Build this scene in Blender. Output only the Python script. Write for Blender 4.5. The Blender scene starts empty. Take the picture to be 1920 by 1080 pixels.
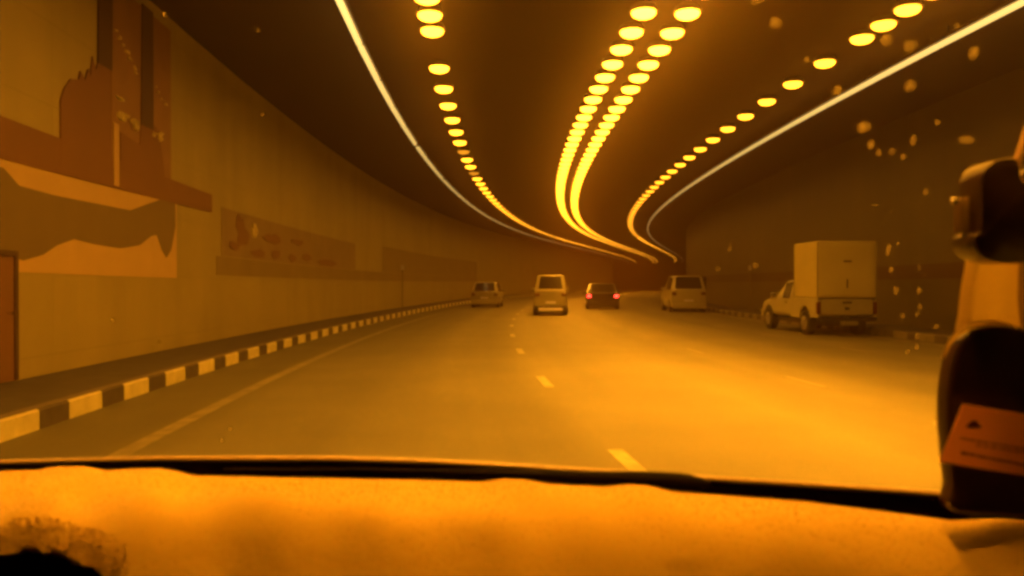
import bpy, bmesh, math, random
from mathutils import Vector, Matrix
random.seed(7)
C = bpy.context.scene.collection
sc = bpy.context.scene
PI = math.pi

# ------------------------------------------------------------------ camera
EYE = 1.4
cam_d = bpy.data.cameras.new('camera'); cam = bpy.data.objects.new('camera', cam_d); C.objects.link(cam)
cam_d.sensor_width = 36; cam_d.lens = 28.0
cam_d.clip_start = 0.05; cam_d.clip_end = 2000
PITCH = -0.006567
cam.location = (0, 0, EYE); cam.rotation_euler = (PI/2 + PITCH, 0, 0)
cam_d.dof.use_dof = True; cam_d.dof.focus_distance = 9.0; cam_d.dof.aperture_fstop = 5.0
sc.camera = cam
# ------------------------------------------------------------------ world: inside a tunnel, no daylight reaches it
w = bpy.data.worlds.new('World'); sc.world = w; w.use_nodes = True
w.node_tree.nodes['Background'].inputs[0].default_value = (0.010, 0.004, 0.0008, 1)
w.node_tree.nodes['Background'].inputs[1].default_value = 1.0
sc.view_settings.view_transform = 'Standard'; sc.view_settings.look = 'None'
sc.view_settings.exposure = 0.0; sc.view_settings.gamma = 1.0
sc.render.engine = 'CYCLES'
sc.cycles.use_denoising = True
sc.cycles.max_bounces = 5; sc.cycles.diffuse_bounces = 2; sc.cycles.glossy_bounces = 2
sc.cycles.volume_bounces = 1; sc.cycles.transparent_max_bounces = 8
sc.cycles.sample_clamp_indirect = 6.0
sc.cycles.filter_width = 3.1
LAMP_COL = (1.0, 0.36, 0.015)
LAMP_L = 105.0
TUBE_COL = (1.0, 0.70, 0.20)
TUBE_L = 6.0
HAZE_DENSITY = 0.0120

# ------------------------------------------------------------------ tunnel line (bends right, then left)
KN = [0,15,30,45,60,80,100,130,170,230]
KV = [0.005269,0.004331,0.003453,0.003405,0.003782,0.003569,0.00207,-0.000121,-0.002331,-0.00454]
GN = [0,30,60,90,130,180,230]
GV = [-0.009971,-0.003982,0.001864,0.002674,-0.004329,-0.004887,-0.004802]
YAW = -0.123702
def interp(x, xs, ys):
    if x <= xs[0]: return ys[0]
    for i in range(len(xs)-1):
        if x <= xs[i+1]:
            t = (x-xs[i])/(xs[i+1]-xs[i]); return ys[i]*(1-t)+ys[i+1]*t
    return ys[-1]
TAB = [(0.0, 0.0, 0.0, YAW)]
for i in range(690):
    x, y, z, th = TAB[-1]; s = i*.5
    TAB.append((x+math.sin(th)*.5, y+math.cos(th)*.5, z+interp(s,GN,GV)*.5, th+(interp(s,KN,KV)+interp(s+.5,KN,KV))*.25))
def line(s):
    if s < 0: return (math.sin(YAW)*s, math.cos(YAW)*s, GV[0]*s, YAW)
    i = min(int(s/.5), len(TAB)-2); t = s/.5-i
    return tuple(a*(1-t)+b*t for a, b in zip(TAB[i], TAB[i+1]))
def P(s, off, h):                      # h: height above the road; off: metres right of the camera's line
    x, y, z, th = line(s)
    return Vector((x+off*math.cos(th), y-off*math.sin(th), z+h))
def head(s): return -line(s)[3]        # rotation about Z so that local +Y runs along the tunnel
H_CEIL = EYE + 5.359; H_TUBE = EYE + 5.16
CEN, OFF_T, OFF_S, OFF_D = 4.309, 6.111, 4.566, 0.428
WALL_L, WALL_R = -5.554, 14.17
KERB_L, KERB_R = -3.908, 12.55
S0, S1 = -16, 335

# ------------------------------------------------------------------ materials
def nodes(name):
    m = bpy.data.materials.new(name); m.use_nodes = True
    return m, m.node_tree.nodes, m.node_tree.links, m.node_tree.nodes['Principled BSDF']
def mat(name, col, rough=.6, metal=0, noise=0, scale=6, bump=0, bdist=.02, spec=.5, bscale=None, coat=0, sheen=0):
    m, n, l, b = nodes(name)
    b.inputs['Base Color'].default_value = (*col, 1); b.inputs['Roughness'].default_value = rough
    b.inputs['Metallic'].default_value = metal; b.inputs['Specular IOR Level'].default_value = spec
    b.inputs['Coat Weight'].default_value = coat; b.inputs['Sheen Weight'].default_value = sheen
    tc = n.new('ShaderNodeTexCoord')
    if noise:
        t = n.new('ShaderNodeTexNoise'); t.inputs['Scale'].default_value = scale; t.inputs['Detail'].default_value = 6
        l.new(tc.outputs['Object'], t.inputs['Vector'])
        r = n.new('ShaderNodeMapRange'); r.inputs['From Min'].default_value = .3; r.inputs['From Max'].default_value = .7
        r.inputs['To Min'].default_value = 1-noise; r.inputs['To Max'].default_value = 1+noise
        l.new(t.outputs['Fac'], r.inputs['Value'])
        mx = n.new('ShaderNodeVectorMath'); mx.operation = 'SCALE'; mx.inputs[0].default_value = col
        l.new(r.outputs[0], mx.inputs['Scale']); l.new(mx.outputs[0], b.inputs['Base Color'])
    if bump:
        t2 = n.new('ShaderNodeTexNoise'); t2.inputs['Scale'].default_value = bscale or scale*4; t2.inputs['Detail'].default_value = 4
        l.new(tc.outputs['Object'], t2.inputs['Vector'])
        bp = n.new('ShaderNodeBump'); bp.inputs['Strength'].default_value = bump; bp.inputs['Distance'].default_value = bdist
        l.new(t2.outputs['Fac'], bp.inputs['Height']); l.new(bp.outputs[0], b.inputs['Normal'])
    return m
def emit(name, col, L, base=(.8,.8,.8), power=0, beam=0):     # power: how strongly the luminaire throws its light downwards
    m, n, l, b = nodes(name)
    if power:
        g = n.new('ShaderNodeNewGeometry'); sx = n.new('ShaderNodeSeparateXYZ'); l.new(g.outputs['Incoming'], sx.inputs[0])
        a = n.new('ShaderNodeMath'); a.operation = 'ABSOLUTE'; l.new(sx.outputs['Z'], a.inputs[0])
        p = n.new('ShaderNodeMath'); p.operation = 'POWER'; l.new(a.outputs[0], p.inputs[0]); p.inputs[1].default_value = power
        k = n.new('ShaderNodeMath'); k.operation = 'MULTIPLY'; l.new(p.outputs[0], k.inputs[0]); k.inputs[1].default_value = L
        q = n.new('ShaderNodeMath'); q.operation = 'POWER'; l.new(a.outputs[0], q.inputs[0]); q.inputs[1].default_value = 13
        f = n.new('ShaderNodeMath'); f.operation = 'MULTIPLY_ADD'; l.new(q.outputs[0], f.inputs[0]); f.inputs[1].default_value = beam; l.new(k.outputs[0], f.inputs[2])
        l.new(f.outputs[0], b.inputs['Emission Strength'])
    b.inputs['Base Color'].default_value = (*base, 1)
    b.inputs['Emission Color'].default_value = (*col, 1); b.inputs['Emission Strength'].default_value = L
    return m
def asphalt():
    m, n, l, b = nodes('asphalt')
    uv = n.new('ShaderNodeUVMap'); tc = n.new('ShaderNodeTexCoord')
    mp = n.new('ShaderNodeMapping'); mp.inputs['Scale'].default_value = (.03, 1.3, 1); l.new(uv.outputs[0], mp.inputs[0])
    a = n.new('ShaderNodeTexNoise'); a.inputs['Scale'].default_value = 1; a.inputs['Detail'].default_value = 3; l.new(mp.outputs[0], a.inputs['Vector'])
    c = n.new('ShaderNodeTexNoise'); c.inputs['Scale'].default_value = .6; c.inputs['Detail'].default_value = 8; l.new(tc.outputs['Object'], c.inputs['Vector'])
    f = n.new('ShaderNodeTexNoise'); f.inputs['Scale'].default_value = 45; f.inputs['Detail'].default_value = 3; l.new(tc.outputs['Object'], f.inputs['Vector'])
    ad = n.new('ShaderNodeMath'); ad.operation = 'ADD'; l.new(a.outputs['Fac'], ad.inputs[0]); l.new(c.outputs['Fac'], ad.inputs[1])
    ad2 = n.new('ShaderNodeMath'); ad2.operation = 'ADD'; l.new(ad.outputs[0], ad2.inputs[0]); l.new(f.outputs['Fac'], ad2.inputs[1])
    r = n.new('ShaderNodeMapRange'); r.inputs['From Min'].default_value = 1.1; r.inputs['From Max'].default_value = 1.9
    r.inputs['To Min'].default_value = .75; r.inputs['To Max'].default_value = 1.25; l.new(ad2.outputs[0], r.inputs['Value'])
    v = n.new('ShaderNodeVectorMath'); v.operation = 'SCALE'; v.inputs[0].default_value = (.15,.14,.07); l.new(r.outputs[0], v.inputs['Scale'])
    sx = n.new('ShaderNodeSeparateXYZ'); l.new(uv.outputs[0], sx.inputs[0])       # darker wheel tracks along each lane
    w1 = n.new('ShaderNodeMath'); w1.operation = 'MULTIPLY'; l.new(sx.outputs['Y'], w1.inputs[0]); w1.inputs[1].default_value = 2*PI/1.95
    w2 = n.new('ShaderNodeMath'); w2.operation = 'SINE'; l.new(w1.outputs[0], w2.inputs[0])
    w3 = n.new('ShaderNodeMath'); w3.operation = 'MULTIPLY_ADD'; l.new(w2.outputs[0], w3.inputs[0]); w3.inputs[1].default_value = .07; w3.inputs[2].default_value = 1
    v2 = n.new('ShaderNodeVectorMath'); v2.operation = 'SCALE'; l.new(v.outputs[0], v2.inputs[0]); l.new(w3.outputs[0], v2.inputs['Scale'])
    l.new(v2.outputs[0], b.inputs['Base Color'])
    b.inputs['Roughness'].default_value = .68; b.inputs['Specular IOR Level'].default_value = .5
    bp = n.new('ShaderNodeBump'); bp.inputs['Strength'].default_value = .5; bp.inputs['Distance'].default_value = .008
    l.new(f.outputs['Fac'], bp.inputs['Height']); l.new(bp.outputs[0], b.inputs['Normal'])
    return m
def tiled(name, col, ws, hs, rough=.45, var=.08):          # large wall panels with thin joints, grime
    m, n, l, b = nodes(name)
    uv = n.new('ShaderNodeUVMap'); tc = n.new('ShaderNodeTexCoord')
    br = n.new('ShaderNodeTexBrick'); br.offset = 0; br.inputs['Scale'].default_value = 1
    br.inputs['Brick Width'].default_value = ws; br.inputs['Row Height'].default_value = hs; br.inputs['Mortar Size'].default_value = .012
    br.inputs['Color1'].default_value = (*col, 1); br.inputs['Color2'].default_value = (*[x*.97 for x in col], 1)
    br.inputs['Mortar'].default_value = (*[x*.86 for x in col], 1)
    l.new(uv.outputs[0], br.inputs['Vector'])
    t = n.new('ShaderNodeTexNoise'); t.inputs['Scale'].default_value = .5; t.inputs['Detail'].default_value = 7; t.inputs['Roughness'].default_value = .65
    l.new(tc.outputs['Object'], t.inputs['Vector'])
    r = n.new('ShaderNodeMapRange'); r.inputs['From Min'].default_value = .3; r.inputs['From Max'].default_value = .7
    r.inputs['To Min'].default_value = 1-var; r.inputs['To Max'].default_value = 1+var; l.new(t.outputs['Fac'], r.inputs['Value'])
    v = n.new('ShaderNodeVectorMath'); v.operation = 'SCALE'; l.new(br.outputs['Color'], v.inputs[0]); l.new(r.outputs[0], v.inputs['Scale'])
    mp = n.new('ShaderNodeMapping'); mp.inputs['Scale'].default_value = (1.1, .12, 1); l.new(uv.outputs[0], mp.inputs[0])
    t3 = n.new('ShaderNodeTexNoise'); t3.inputs['Scale'].default_value = 1; t3.inputs['Detail'].default_value = 5; l.new(mp.outputs[0], t3.inputs['Vector'])
    r3 = n.new('ShaderNodeMapRange'); r3.inputs['From Min'].default_value = .35; r3.inputs['From Max'].default_value = .65
    r3.inputs['To Min'].default_value = 1-var; r3.inputs['To Max'].default_value = 1+var*.6; l.new(t3.outputs['Fac'], r3.inputs['Value'])
    v3 = n.new('ShaderNodeVectorMath'); v3.operation = 'SCALE'; l.new(v.outputs[0], v3.inputs[0]); l.new(r3.outputs[0], v3.inputs['Scale'])
    l.new(v3.outputs[0], b.inputs['Base Color']); b.inputs['Roughness'].default_value = rough
    return m
M = {
 'asphalt': asphalt(),
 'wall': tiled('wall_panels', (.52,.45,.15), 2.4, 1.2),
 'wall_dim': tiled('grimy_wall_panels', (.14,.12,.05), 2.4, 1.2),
 'ceiling': tiled('ceiling_panels', (.042,.022,.012), 3.0, 1.5, .8),
 'walk': mat('walkway_concrete', (.10,.09,.08), .8, noise=.2, scale=3, bump=.3),
 'faded_paint': mat('faded_line_paint', (.25,.22,.12), .6, noise=.2, scale=5),
 'white_paint': mat('white_paint', (.80,.74,.30), .6, noise=.15, scale=5),
 'line_paint': mat('worn_line_paint', (.27,.245,.12), .6, noise=.3, scale=4),
 'dash_paint': mat('lane_dash_paint', (.38,.35,.16), .6, noise=.2, scale=6),
 'kerb_dark': mat('kerb_dark_paint', (.09,.075,.06), .7, noise=.25, scale=5),
 'conc': mat('kerb_concrete', (.22,.19,.14), .7, noise=.2, scale=5),
 'art_bg': mat('mural_ochre', (.80,.58,.22), .5, noise=.05, scale=2),
 'art_band': mat('mural_brown', (.27,.13,.05), .5, noise=.06, scale=2),
 'art_mid': mat('mural_olive', (.25,.19,.07), .5, noise=.06, scale=2),
 'art_deep': mat('mural_dark_brown', (.10,.055,.03), .5, noise=.06, scale=2),
 'art_gold_and_glint': mat('mural_gold_and_glint', (1.0,.86,.30), .3, metal=.25, noise=.1, scale=9, bump=1, bscale=7, bdist=.25),  # also paints the lamps' glints on the wall
 'art_rust': mat('mural_rust', (.38,.22,.10), .5, noise=.1, scale=3),
 'lamp': emit('lamp_glow', LAMP_COL, LAMP_L, power=1, beam=LAMP_L*4.2),
 'lamp_boost': emit('near_zone_lamp_glow', LAMP_COL, LAMP_L, power=1, beam=LAMP_L*11.5),
 'lamp_single': emit('single_row_lamp_glow', LAMP_COL, LAMP_L*.75, power=1.1, beam=LAMP_L*1.3),
 'lamp_right': emit('right_row_lamp_glow', LAMP_COL, LAMP_L*.55, power=1.1, beam=0),
 'lamp_dim': emit('ageing_lamp_glow', LAMP_COL, LAMP_L*.08, power=1),
 'tube': emit('tube_glow', TUBE_COL, TUBE_L, power=1),
 'housing': mat('lamp_housing', (.16,.13,.10), .5),
 'white_car': mat('white_car_paint', (.50,.48,.28), .4, coat=.6, noise=.05, scale=1.5),
 'cream_car': mat('dusty_white_paint', (.36,.34,.2), .45, coat=.4, noise=.08, scale=1.5),
 'box_panel': mat('cargo_box_panel', (.58,.53,.22), .5, noise=.08, scale=1.2),
 'dark_car': mat('dark_car_paint', (.035,.03,.03), .35, coat=.6),
 'glass_dark': mat('dark_car_glass', (.03,.028,.025), .12),
 'rubber': mat('tyre_rubber', (.02,.018,.016), .8),
 'trim': mat('black_trim', (.025,.022,.02), .55),
 'rim': mat('wheel_rim', (.35,.33,.3), .4, metal=.7),
 'red_off': mat('tail_light_red', (.10,.012,.01), .3),
 'red_on': emit('tail_light_lit', (1.0,.035,.02), 16.0, (.5,.02,.02)),
 'plate': mat('plate_white', (.8,.78,.72), .5),
 'chrome': mat('chrome', (.7,.68,.62), .15, metal=1),
}

# ------------------------------------------------------------------ helpers
def obj(name, bm, m, parent=None, smooth=False, bevel=0, recalc=True):
    if recalc: bmesh.ops.recalc_face_normals(bm, faces=bm.faces)
    me = bpy.data.meshes.new(name); bm.to_mesh(me); bm.free()
    for x in (m if isinstance(m, (list, tuple)) else [m]): me.materials.append(x)
    if smooth:
        for p in me.polygons: p.use_smooth = True
    o = bpy.data.objects.new(name, me); C.objects.link(o); o.parent = parent
    if bevel:
        b = o.modifiers.new('bevel', 'BEVEL'); b.width = bevel; b.segments = 3; b.limit_method = 'ANGLE'; b.angle_limit = math.radians(25)
    return o
def tag(o, label, cat, group=None, kind=None):
    if label: o['label'] = label
    if cat: o['category'] = cat
    if group: o['group'] = group
    if kind: o['kind'] = kind
    return o
def empty(name, loc, rz, label, cat, group=None):
    o = bpy.data.objects.new(name, None); C.objects.link(o); o.location = loc; o.rotation_euler = (0, 0, rz)
    o.empty_display_size = .3
    return tag(o, label, cat, group)
def copy_tree(o, parent=None):
    c = o.copy(); C.objects.link(c); c.parent = parent
    for ch in o.children: copy_tree(ch, c)
    return c
def box(bm, x0, x1, y0, y1, z0, z1, mi=0):
    v = [bm.verts.new(p) for p in ((x0,y0,z0),(x1,y0,z0),(x1,y1,z0),(x0,y1,z0),(x0,y0,z1),(x1,y0,z1),(x1,y1,z1),(x0,y1,z1))]
    for f in ((3,2,1,0),(4,5,6,7),(0,1,5,4),(1,2,6,5),(2,3,7,6),(3,0,4,7)):
        bm.faces.new([v[i] for i in f]).material_index = mi
def cyl(bm, c, axis, r, h, n=20, r2=None, mi=0):
    r2 = r if r2 is None else r2
    rot = Vector((0,0,1)).rotation_difference(Vector(axis)).to_matrix().to_4x4()
    g = bmesh.ops.create_cone(bm, cap_ends=True, segments=n, radius1=r, radius2=r2, depth=h, matrix=Matrix.Translation(c) @ rot)
    fs = set(f for v in g['verts'] for f in v.link_faces)
    for f in fs: f.material_index = mi
def prism(bm, pts, fn, t0, t1, mi=0):              # polygon (u,v) -> fn(u,v,t): solid between t0 and t1
    a = [bm.verts.new(fn(u, v, t0)) for u, v in pts]; b = [bm.verts.new(fn(u, v, t1)) for u, v in pts]
    fs = [bm.faces.new(a), bm.faces.new(b[::-1])]
    n = len(pts)
    for i in range(n): fs.append(bm.faces.new((a[i], b[i], b[(i+1)%n], a[(i+1)%n])))
    for f in fs: f.material_index = mi
def stations(s0, s1, step=1.5):
    n = max(1, int(round((s1-s0)/step))); return [s0+(s1-s0)*i/n for i in range(n+1)]
def sweep(bm, prof, s0, s1, closed=True, step=1.5, mi=0):  # prof [(off,h)]
    uvl = bm.loops.layers.uv.verify()
    ss = stations(s0, s1, step); rings = [[bm.verts.new(P(s, o, h)) for o, h in prof] for s in ss]
    d = [0]
    for i in range(len(prof)): 
        a, b = prof[i], prof[(i+1)%len(prof)]; d.append(d[-1]+math.hypot(a[0]-b[0], a[1]-b[1]))
    m = len(prof)
    for k in range(len(ss)-1):
        for i in range(m if closed else m-1):
            j = (i+1) % m
            f = bm.faces.new((rings[k][i], rings[k+1][i], rings[k+1][j], rings[k][j])); f.material_index = mi
            for lp, uv in zip(f.loops, ((ss[k], d[i]), (ss[k+1], d[i]), (ss[k+1], d[i+1]), (ss[k], d[i+1]))): lp[uvl].uv = uv
    if closed:
        bm.faces.new(rings[0][::-1]).material_index = mi; bm.faces.new(rings[-1]).material_index = mi
def struct(name, bm, m, **k):
    return tag(obj(name, bm, m, **k), None, None, kind='structure')

# ------------------------------------------------------------------ structure
bm = bmesh.new(); sweep(bm, [(KERB_L-.1,-.35),(KERB_L-.1,0),(KERB_R+.1,0),(KERB_R+.1,-.35)], S0, S1); struct('road', bm, M['asphalt'])
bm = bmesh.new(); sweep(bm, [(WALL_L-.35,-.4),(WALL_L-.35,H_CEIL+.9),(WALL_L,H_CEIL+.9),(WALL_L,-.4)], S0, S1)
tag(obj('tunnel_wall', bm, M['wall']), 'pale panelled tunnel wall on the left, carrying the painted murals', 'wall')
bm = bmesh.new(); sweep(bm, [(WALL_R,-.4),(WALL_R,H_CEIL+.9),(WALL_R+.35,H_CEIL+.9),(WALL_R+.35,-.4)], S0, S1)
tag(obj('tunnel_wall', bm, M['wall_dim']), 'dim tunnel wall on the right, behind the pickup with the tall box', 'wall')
bm = bmesh.new(); sweep(bm, [(WALL_L+.003,H_CEIL+.14),(WALL_L+.003,H_CEIL+.5),(WALL_R-.003,H_CEIL+.5),(WALL_R-.003,H_CEIL+.14)], S0, S1)
struct('ceiling', bm, M['ceiling'])
for nm, x0, x1 in (('walkway', WALL_L+.003, KERB_L-.16), ('walkway', KERB_R+.16, WALL_R-.003)):
    bm = bmesh.new(); sweep(bm, [(x0,-.3),(x0,.196),(x1,.196),(x1,-.3)], S0, S1); struct(nm, bm, M['walk'])
# kerbs: painted blocks, white and dark by turns (paint is part of the kerb's own mesh)
for x0, x1 in ((KERB_L-.16, KERB_L), (KERB_R, KERB_R+.16)):
    bm = bmesh.new(); s = 7.58-1.43*15; ss = []
    while s < 300:
        ss.append((s, s+.8, 0)); ss.append((s+.8, s+1.43, 1)); s += 1.43
    for a, b_, k in ss:
        in_ = x1 if x0 < 0 else x0; out = x0 if x0 < 0 else x1
        sg = 1 if x0 < 0 else -1
        sweep(bm, [(out,-.05),(out,.205),(in_-sg*.02,.205),(in_,.185),(in_,-.05)], a, b_, mi=k, step=.8)
    struct('kerb', bm, [M['white_paint' if x0 < 0 else 'faded_paint'], M['kerb_dark']])
    bm = bmesh.new(); sg = 1 if x0 < 0 else -1
    sweep(bm, [(out,.200),(out,.212),(in_-sg*.035,.212),(in_-sg*.035,.200)], S0, 300); struct('kerb_cap', bm, M['conc'])
def ribbon(bm, off, w, s0, s1): sweep(bm, [(off-w/2,.0),(off-w/2,.004),(off+w/2,.004),(off+w/2,.0)], s0, s1)
bm = bmesh.new(); ribbon(bm, -2.6, .17, S0, 300); struct('edge_line', bm, M['line_paint'])
bm = bmesh.new(); ribbon(bm, 12.05, .15, S0, 300); struct('edge_line', bm, M['line_paint'])
bm = bmesh.new()
for off, sh, wd in ((1.64,.12,.14), (5.57,-.2,.09), (9.36,.1,.09)):
    k = -2
    while k < 44:
        a = 5.3+5.95*k+sh; ribbon(bm, off, wd, a, a+1.45); k += 1
    struct('lane_dashes', bm, M['dash_paint' if off < 3 else 'faded_paint']); bm = bmesh.new()
bm.free()

# ------------------------------------------------------------------ ceiling lamps
def bulb(bm, c, n, mi=0):
    g = bmesh.ops.create_uvsphere(bm, u_segments=n, v_segments=max(6, n//2), radius=1, matrix=Matrix.Translation(c) @ Matrix.Diagonal((.232,.232,.105,1)))
    for f in set(f for v in g['verts'] for f in v.link_faces): f.material_index = mi
def lamp_proto(glow='lamp'):
    t = empty('ceiling_lamp', (0,0,0), 0, 'lamp', 'ceiling lamp')
    bm = bmesh.new(); cyl(bm, (0,0,.07), (0,0,1), .29, .13, 24, .22); obj('housing', bm, M['housing'], t)
    bm = bmesh.new(); bulb(bm, (0,0,-.015), 20); obj('diffuser', bm, M[glow], t, smooth=True)
    return t
def lamp_small(glow='lamp'):
    bm = bmesh.new(); cyl(bm, (0,0,.07), (0,0,1), .29, .13, 12, .22); bulb(bm, (0,0,-.015), 12, 1)
    return obj('ceiling_lamp', bm, [M['housing'], M[glow]])
LP = {'full': lamp_proto(), 'dim': lamp_proto('lamp_dim'), 'small': lamp_small(), 'fullS': lamp_proto('lamp_single'), 'smallS': lamp_small('lamp_single'), 'boost': lamp_proto('lamp_boost'), 'fullR': lamp_proto('lamp_right'), 'smallR': lamp_small('lamp_right')}
first = {k: True for k in LP}
ROWS = [(CEN-OFF_S, 'S', 'round amber lamp in the single ceiling row left of the middle', 'lamps of the left single row'),
        (CEN-OFF_D, 'D', 'round amber lamp in the left line of the double ceiling row', 'lamps of the double row, left line'),
        (CEN+OFF_D, 'D', 'round amber lamp in the right line of the double ceiling row', 'lamps of the double row, right line'),
        (CEN+OFF_S, 'S', 'round amber lamp in the single ceiling row beside the right strip light', 'lamps of the right single row')]
hidden_spots = []
SHORT = ['left single ceiling row', 'left line of the double row', 'right line of the double row', 'right single ceiling row']
ORD = ['first', 'second', 'third', 'fourth', 'fifth', 'sixth', 'seventh', 'eighth', 'ninth', 'tenth']
for ri, (off, kind, lab, grp) in enumerate(ROWS):
    if kind == 'D': ss = [15.3+1.2*k for k in range(-22, 152)]
    elif ri == 0: ss = [16.6-.95*k for k in range(0, 28)] + [19.4+1.98*k for k in range(0, 90)]
    else: ss = [16.7-.93*k for k in range(0, 28)] + [18.6+2.03*k for k in range(0, 90)]
    seen = 0
    for s in sorted(ss):
        if s < -9 or s > 196: continue
        if s < 4.5 or s > 92: hidden_spots.append((s, off)); continue
        k = ('full' if s < 46 else 'small') + ('' if kind == 'D' else 'S' if ri == 0 else 'R')
        if ri == 1 and 6.5 < s < 15.5: k = 'boost'
        if ri == 0 and (abs(s-30.78) < .6 or abs(s-37) < .8): k = 'dim'
        if first[k]: o = LP[k]; first[k] = False
        else: o = copy_tree(LP[k])
        o.location = P(s, off, H_CEIL); o.rotation_euler = (0, 0, head(s))
        name_ = lab
        if s > 14.9:
            if seen < 10: name_ = '%s lamp from the picture top, %s' % (ORD[seen], SHORT[ri])
            seen += 1
            if k == 'dim': name_ = ('smaller glow, dimmer lamp high in' if s < 33 else 'smaller glow, dimmer lamp far along') + ' the left single ceiling row'
            elif seen > 10: name_ = 'distant amber lamp, ' + SHORT[ri]
        elif s < 14.9: name_ = 'amber lamp at or above the top edge, ' + SHORT[ri]
        tag(o, name_, 'ceiling lamp', grp + (', dimmed' if k == 'dim' else ''))
bm = bmesh.new()
for s, off in hidden_spots:
    c = P(s, off, H_CEIL); cyl(bm, c+Vector((0,0,.07)), (0,0,1), .29, .13, 10, .22); bulb(bm, c+Vector((0,0,-.015)), 10, 1)
tag(obj('distant_ceiling_lamps', bm, [M['housing'], M['lamp']]), 'tiny merged amber lamps of all four rows beyond the bend', 'ceiling lamps', kind='stuff')

# ------------------------------------------------------------------ strip lights
def tube_proto(L):
    t = empty('strip_light', (0,0,0), 0, 'strip', 'strip light')
    bm = bmesh.new(); box(bm, -.10, .10, .02, L-.02, .03, .10); obj('fitting', bm, M['housing'], t, bevel=.01)
    bm = bmesh.new(); cyl(bm, (0, L/2, -.01), (0,1,0), .062, L-.20, 12); obj('tube', bm, M['tube'], t, smooth=True)
    bm = bmesh.new()
    for y in (.4, L-.4): cyl(bm, (0, y, .2), (0,0,1), .012, .22, 8)
    obj('hanger', bm, M['housing'], t)
    return t
tp = tube_proto(2.9); used = False
for off, lab, grp in ((CEN-OFF_T, 'long pale strip light in the hanging line nearest the left wall', 'strip lights of the left line'),
                      (CEN+OFF_T, 'long pale strip light in the hanging line nearest the right wall', 'strip lights of the right line')):
    k = 0
    while True:
        s = -6.2+2.9*k + (.0 if off < 0 else -.6); k += 1
        if s > 190: break
        if off < 0 and k > 12: s += .5 if k < 16 else .9
        o = tp if not used else copy_tree(tp); used = True
        a, b_ = P(s, off, H_TUBE), P(s+2.9, off, H_TUBE); d = b_-a
        o.location = a; o.rotation_euler = (math.atan2(d.z, math.hypot(d.x, d.y)), 0, math.atan2(-d.x, d.y))
        name_ = lab
        if 11.5 < s < 35 and off < 0: name_ = lab.replace('long pale', '%s visible' % ORD[int((s-11.5)/2.9)])
        elif 15 < s < 40: name_ = lab.replace('long pale', '%s visible' % ORD[int((s-15)/2.9)])
        elif s > 60: name_ = lab.replace('long pale', 'faint distant')
        tag(o, name_, 'strip light', grp)

# ------------------------------------------------------------------ murals on the left wall (flat painted panels, real place and size)
def wall_fn(u, v, t): return P(u, WALL_L+t, v+EYE)
def dense(pts, mx=.8):
    out = []
    for i, a in enumerate(pts):
        b = pts[(i+1)%len(pts)]; n = max(1, int(math.hypot(a[0]-b[0], a[1]-b[1])/mx))
        out += [(a[0]+(b[0]-a[0])*k/n, a[1]+(b[1]-a[1])*k/n) for k in range(n)]
    return out
def wall_rect(bm, s0, s1, h0, h1, t0, t1, fn=wall_fn):
    ss = stations(s0, s1, 1.5)
    for a, b in zip(ss, ss[1:]): prism(bm, [(a,h0),(b,h0),(b,h1),(a,h1)], fn, t0, t1)
def shape(name, pts, m, parent, layer=1):
    # cut along the wall so the flat shape follows the bend
    bm = bmesh.new(); t1 = .012+.004*layer
    bm.faces.new([bm.verts.new((u, v, 0)) for u, v in pts])
    bmesh.ops.triangulate(bm, faces=bm.faces[:], ngon_method='EAR_CLIP')
    a = math.ceil(min(p[0] for p in pts)/.8)*.8
    while a < max(p[0] for p in pts):
        bmesh.ops.bisect_plane(bm, geom=bm.verts[:]+bm.edges[:]+bm.faces[:], plane_co=(a,0,0), plane_no=(1,0,0)); a += .8
    g_ = bmesh.ops.extrude_face_region(bm, geom=bm.faces[:])
    for v in g_['geom']:
        if isinstance(v, bmesh.types.BMVert): v.co.z = 1
    for v in bm.verts: v.co = wall_fn(v.co.x, v.co.y, t1 if v.co.z > .5 else .002)
    return obj(name, bm, m, parent)
mu = empty('wall_mural', P(8, WALL_L, EYE), 0, 'large wall mural of tall masts, a sloping brown band and a dark hull on ochre', 'mural')
def mshape(name, pts, m, layer=1, lab=None):
    o = shape(name, pts, m, mu, layer); o.matrix_parent_inverse = Matrix.Translation(-mu.location); 
    if lab: o['label'] = lab
    return o
bm = bmesh.new(); wall_rect(bm, 6.0, 16.8, .24, 1.95, .001, .010)
o = obj('ochre_ground', bm, M['art_bg'], mu); o.matrix_parent_inverse = Matrix.Translation(-mu.location)
mshape('brown_band', [(6.0,1.69),(10.6,1.69),(13.0,1.74),(15.8,1.78),(18.9,1.80),(18.9,2.21),(16.2,2.24),(10.6,2.24),(6.0,2.24)], M['art_band'], 3)
mshape('skyline', [(12.2,2.24),(12.2,2.8),(12.3,3.0),(12.5,3.2),(12.75,3.26),(12.8,3.4),(12.95,3.30),(13.05,3.5),(13.12,3.4),(13.2,3.75),(13.3,3.55),(13.43,3.8),(13.85,3.8),(13.85,2.85),(13.9,1.9),(13.6,1.8),(12.2,1.8)], M['art_band'], 4)
mshape('mast', [(13.38,3.7),(13.88,3.7),(13.92,5.30),(13.42,5.30)], M['art_deep'], 5)
mshape('skyline', [(14.2,2.1),(14.2,2.74),(15.0,2.66),(15.05,3.0),(15.1,3.2),(15.75,3.15),(15.95,2.9),(16.15,2.3),(16.15,2.1)], M['art_band'], 4)
mshape('mast', [(15.05,3.05),(15.6,3.05),(15.6,5.30),(15.12,5.30)], M['art_deep'], 5)
mshape('rust_panel', [(13.9,2.24),(16.5,2.24),(16.5,5.25),(13.9,5.25)], M['art_rust'], 0)
mshape('light_slit', [(13.93,1.78),(14.12,1.78),(14.12,2.85),(13.93,2.85)], M['art_bg'], 6)
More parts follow.
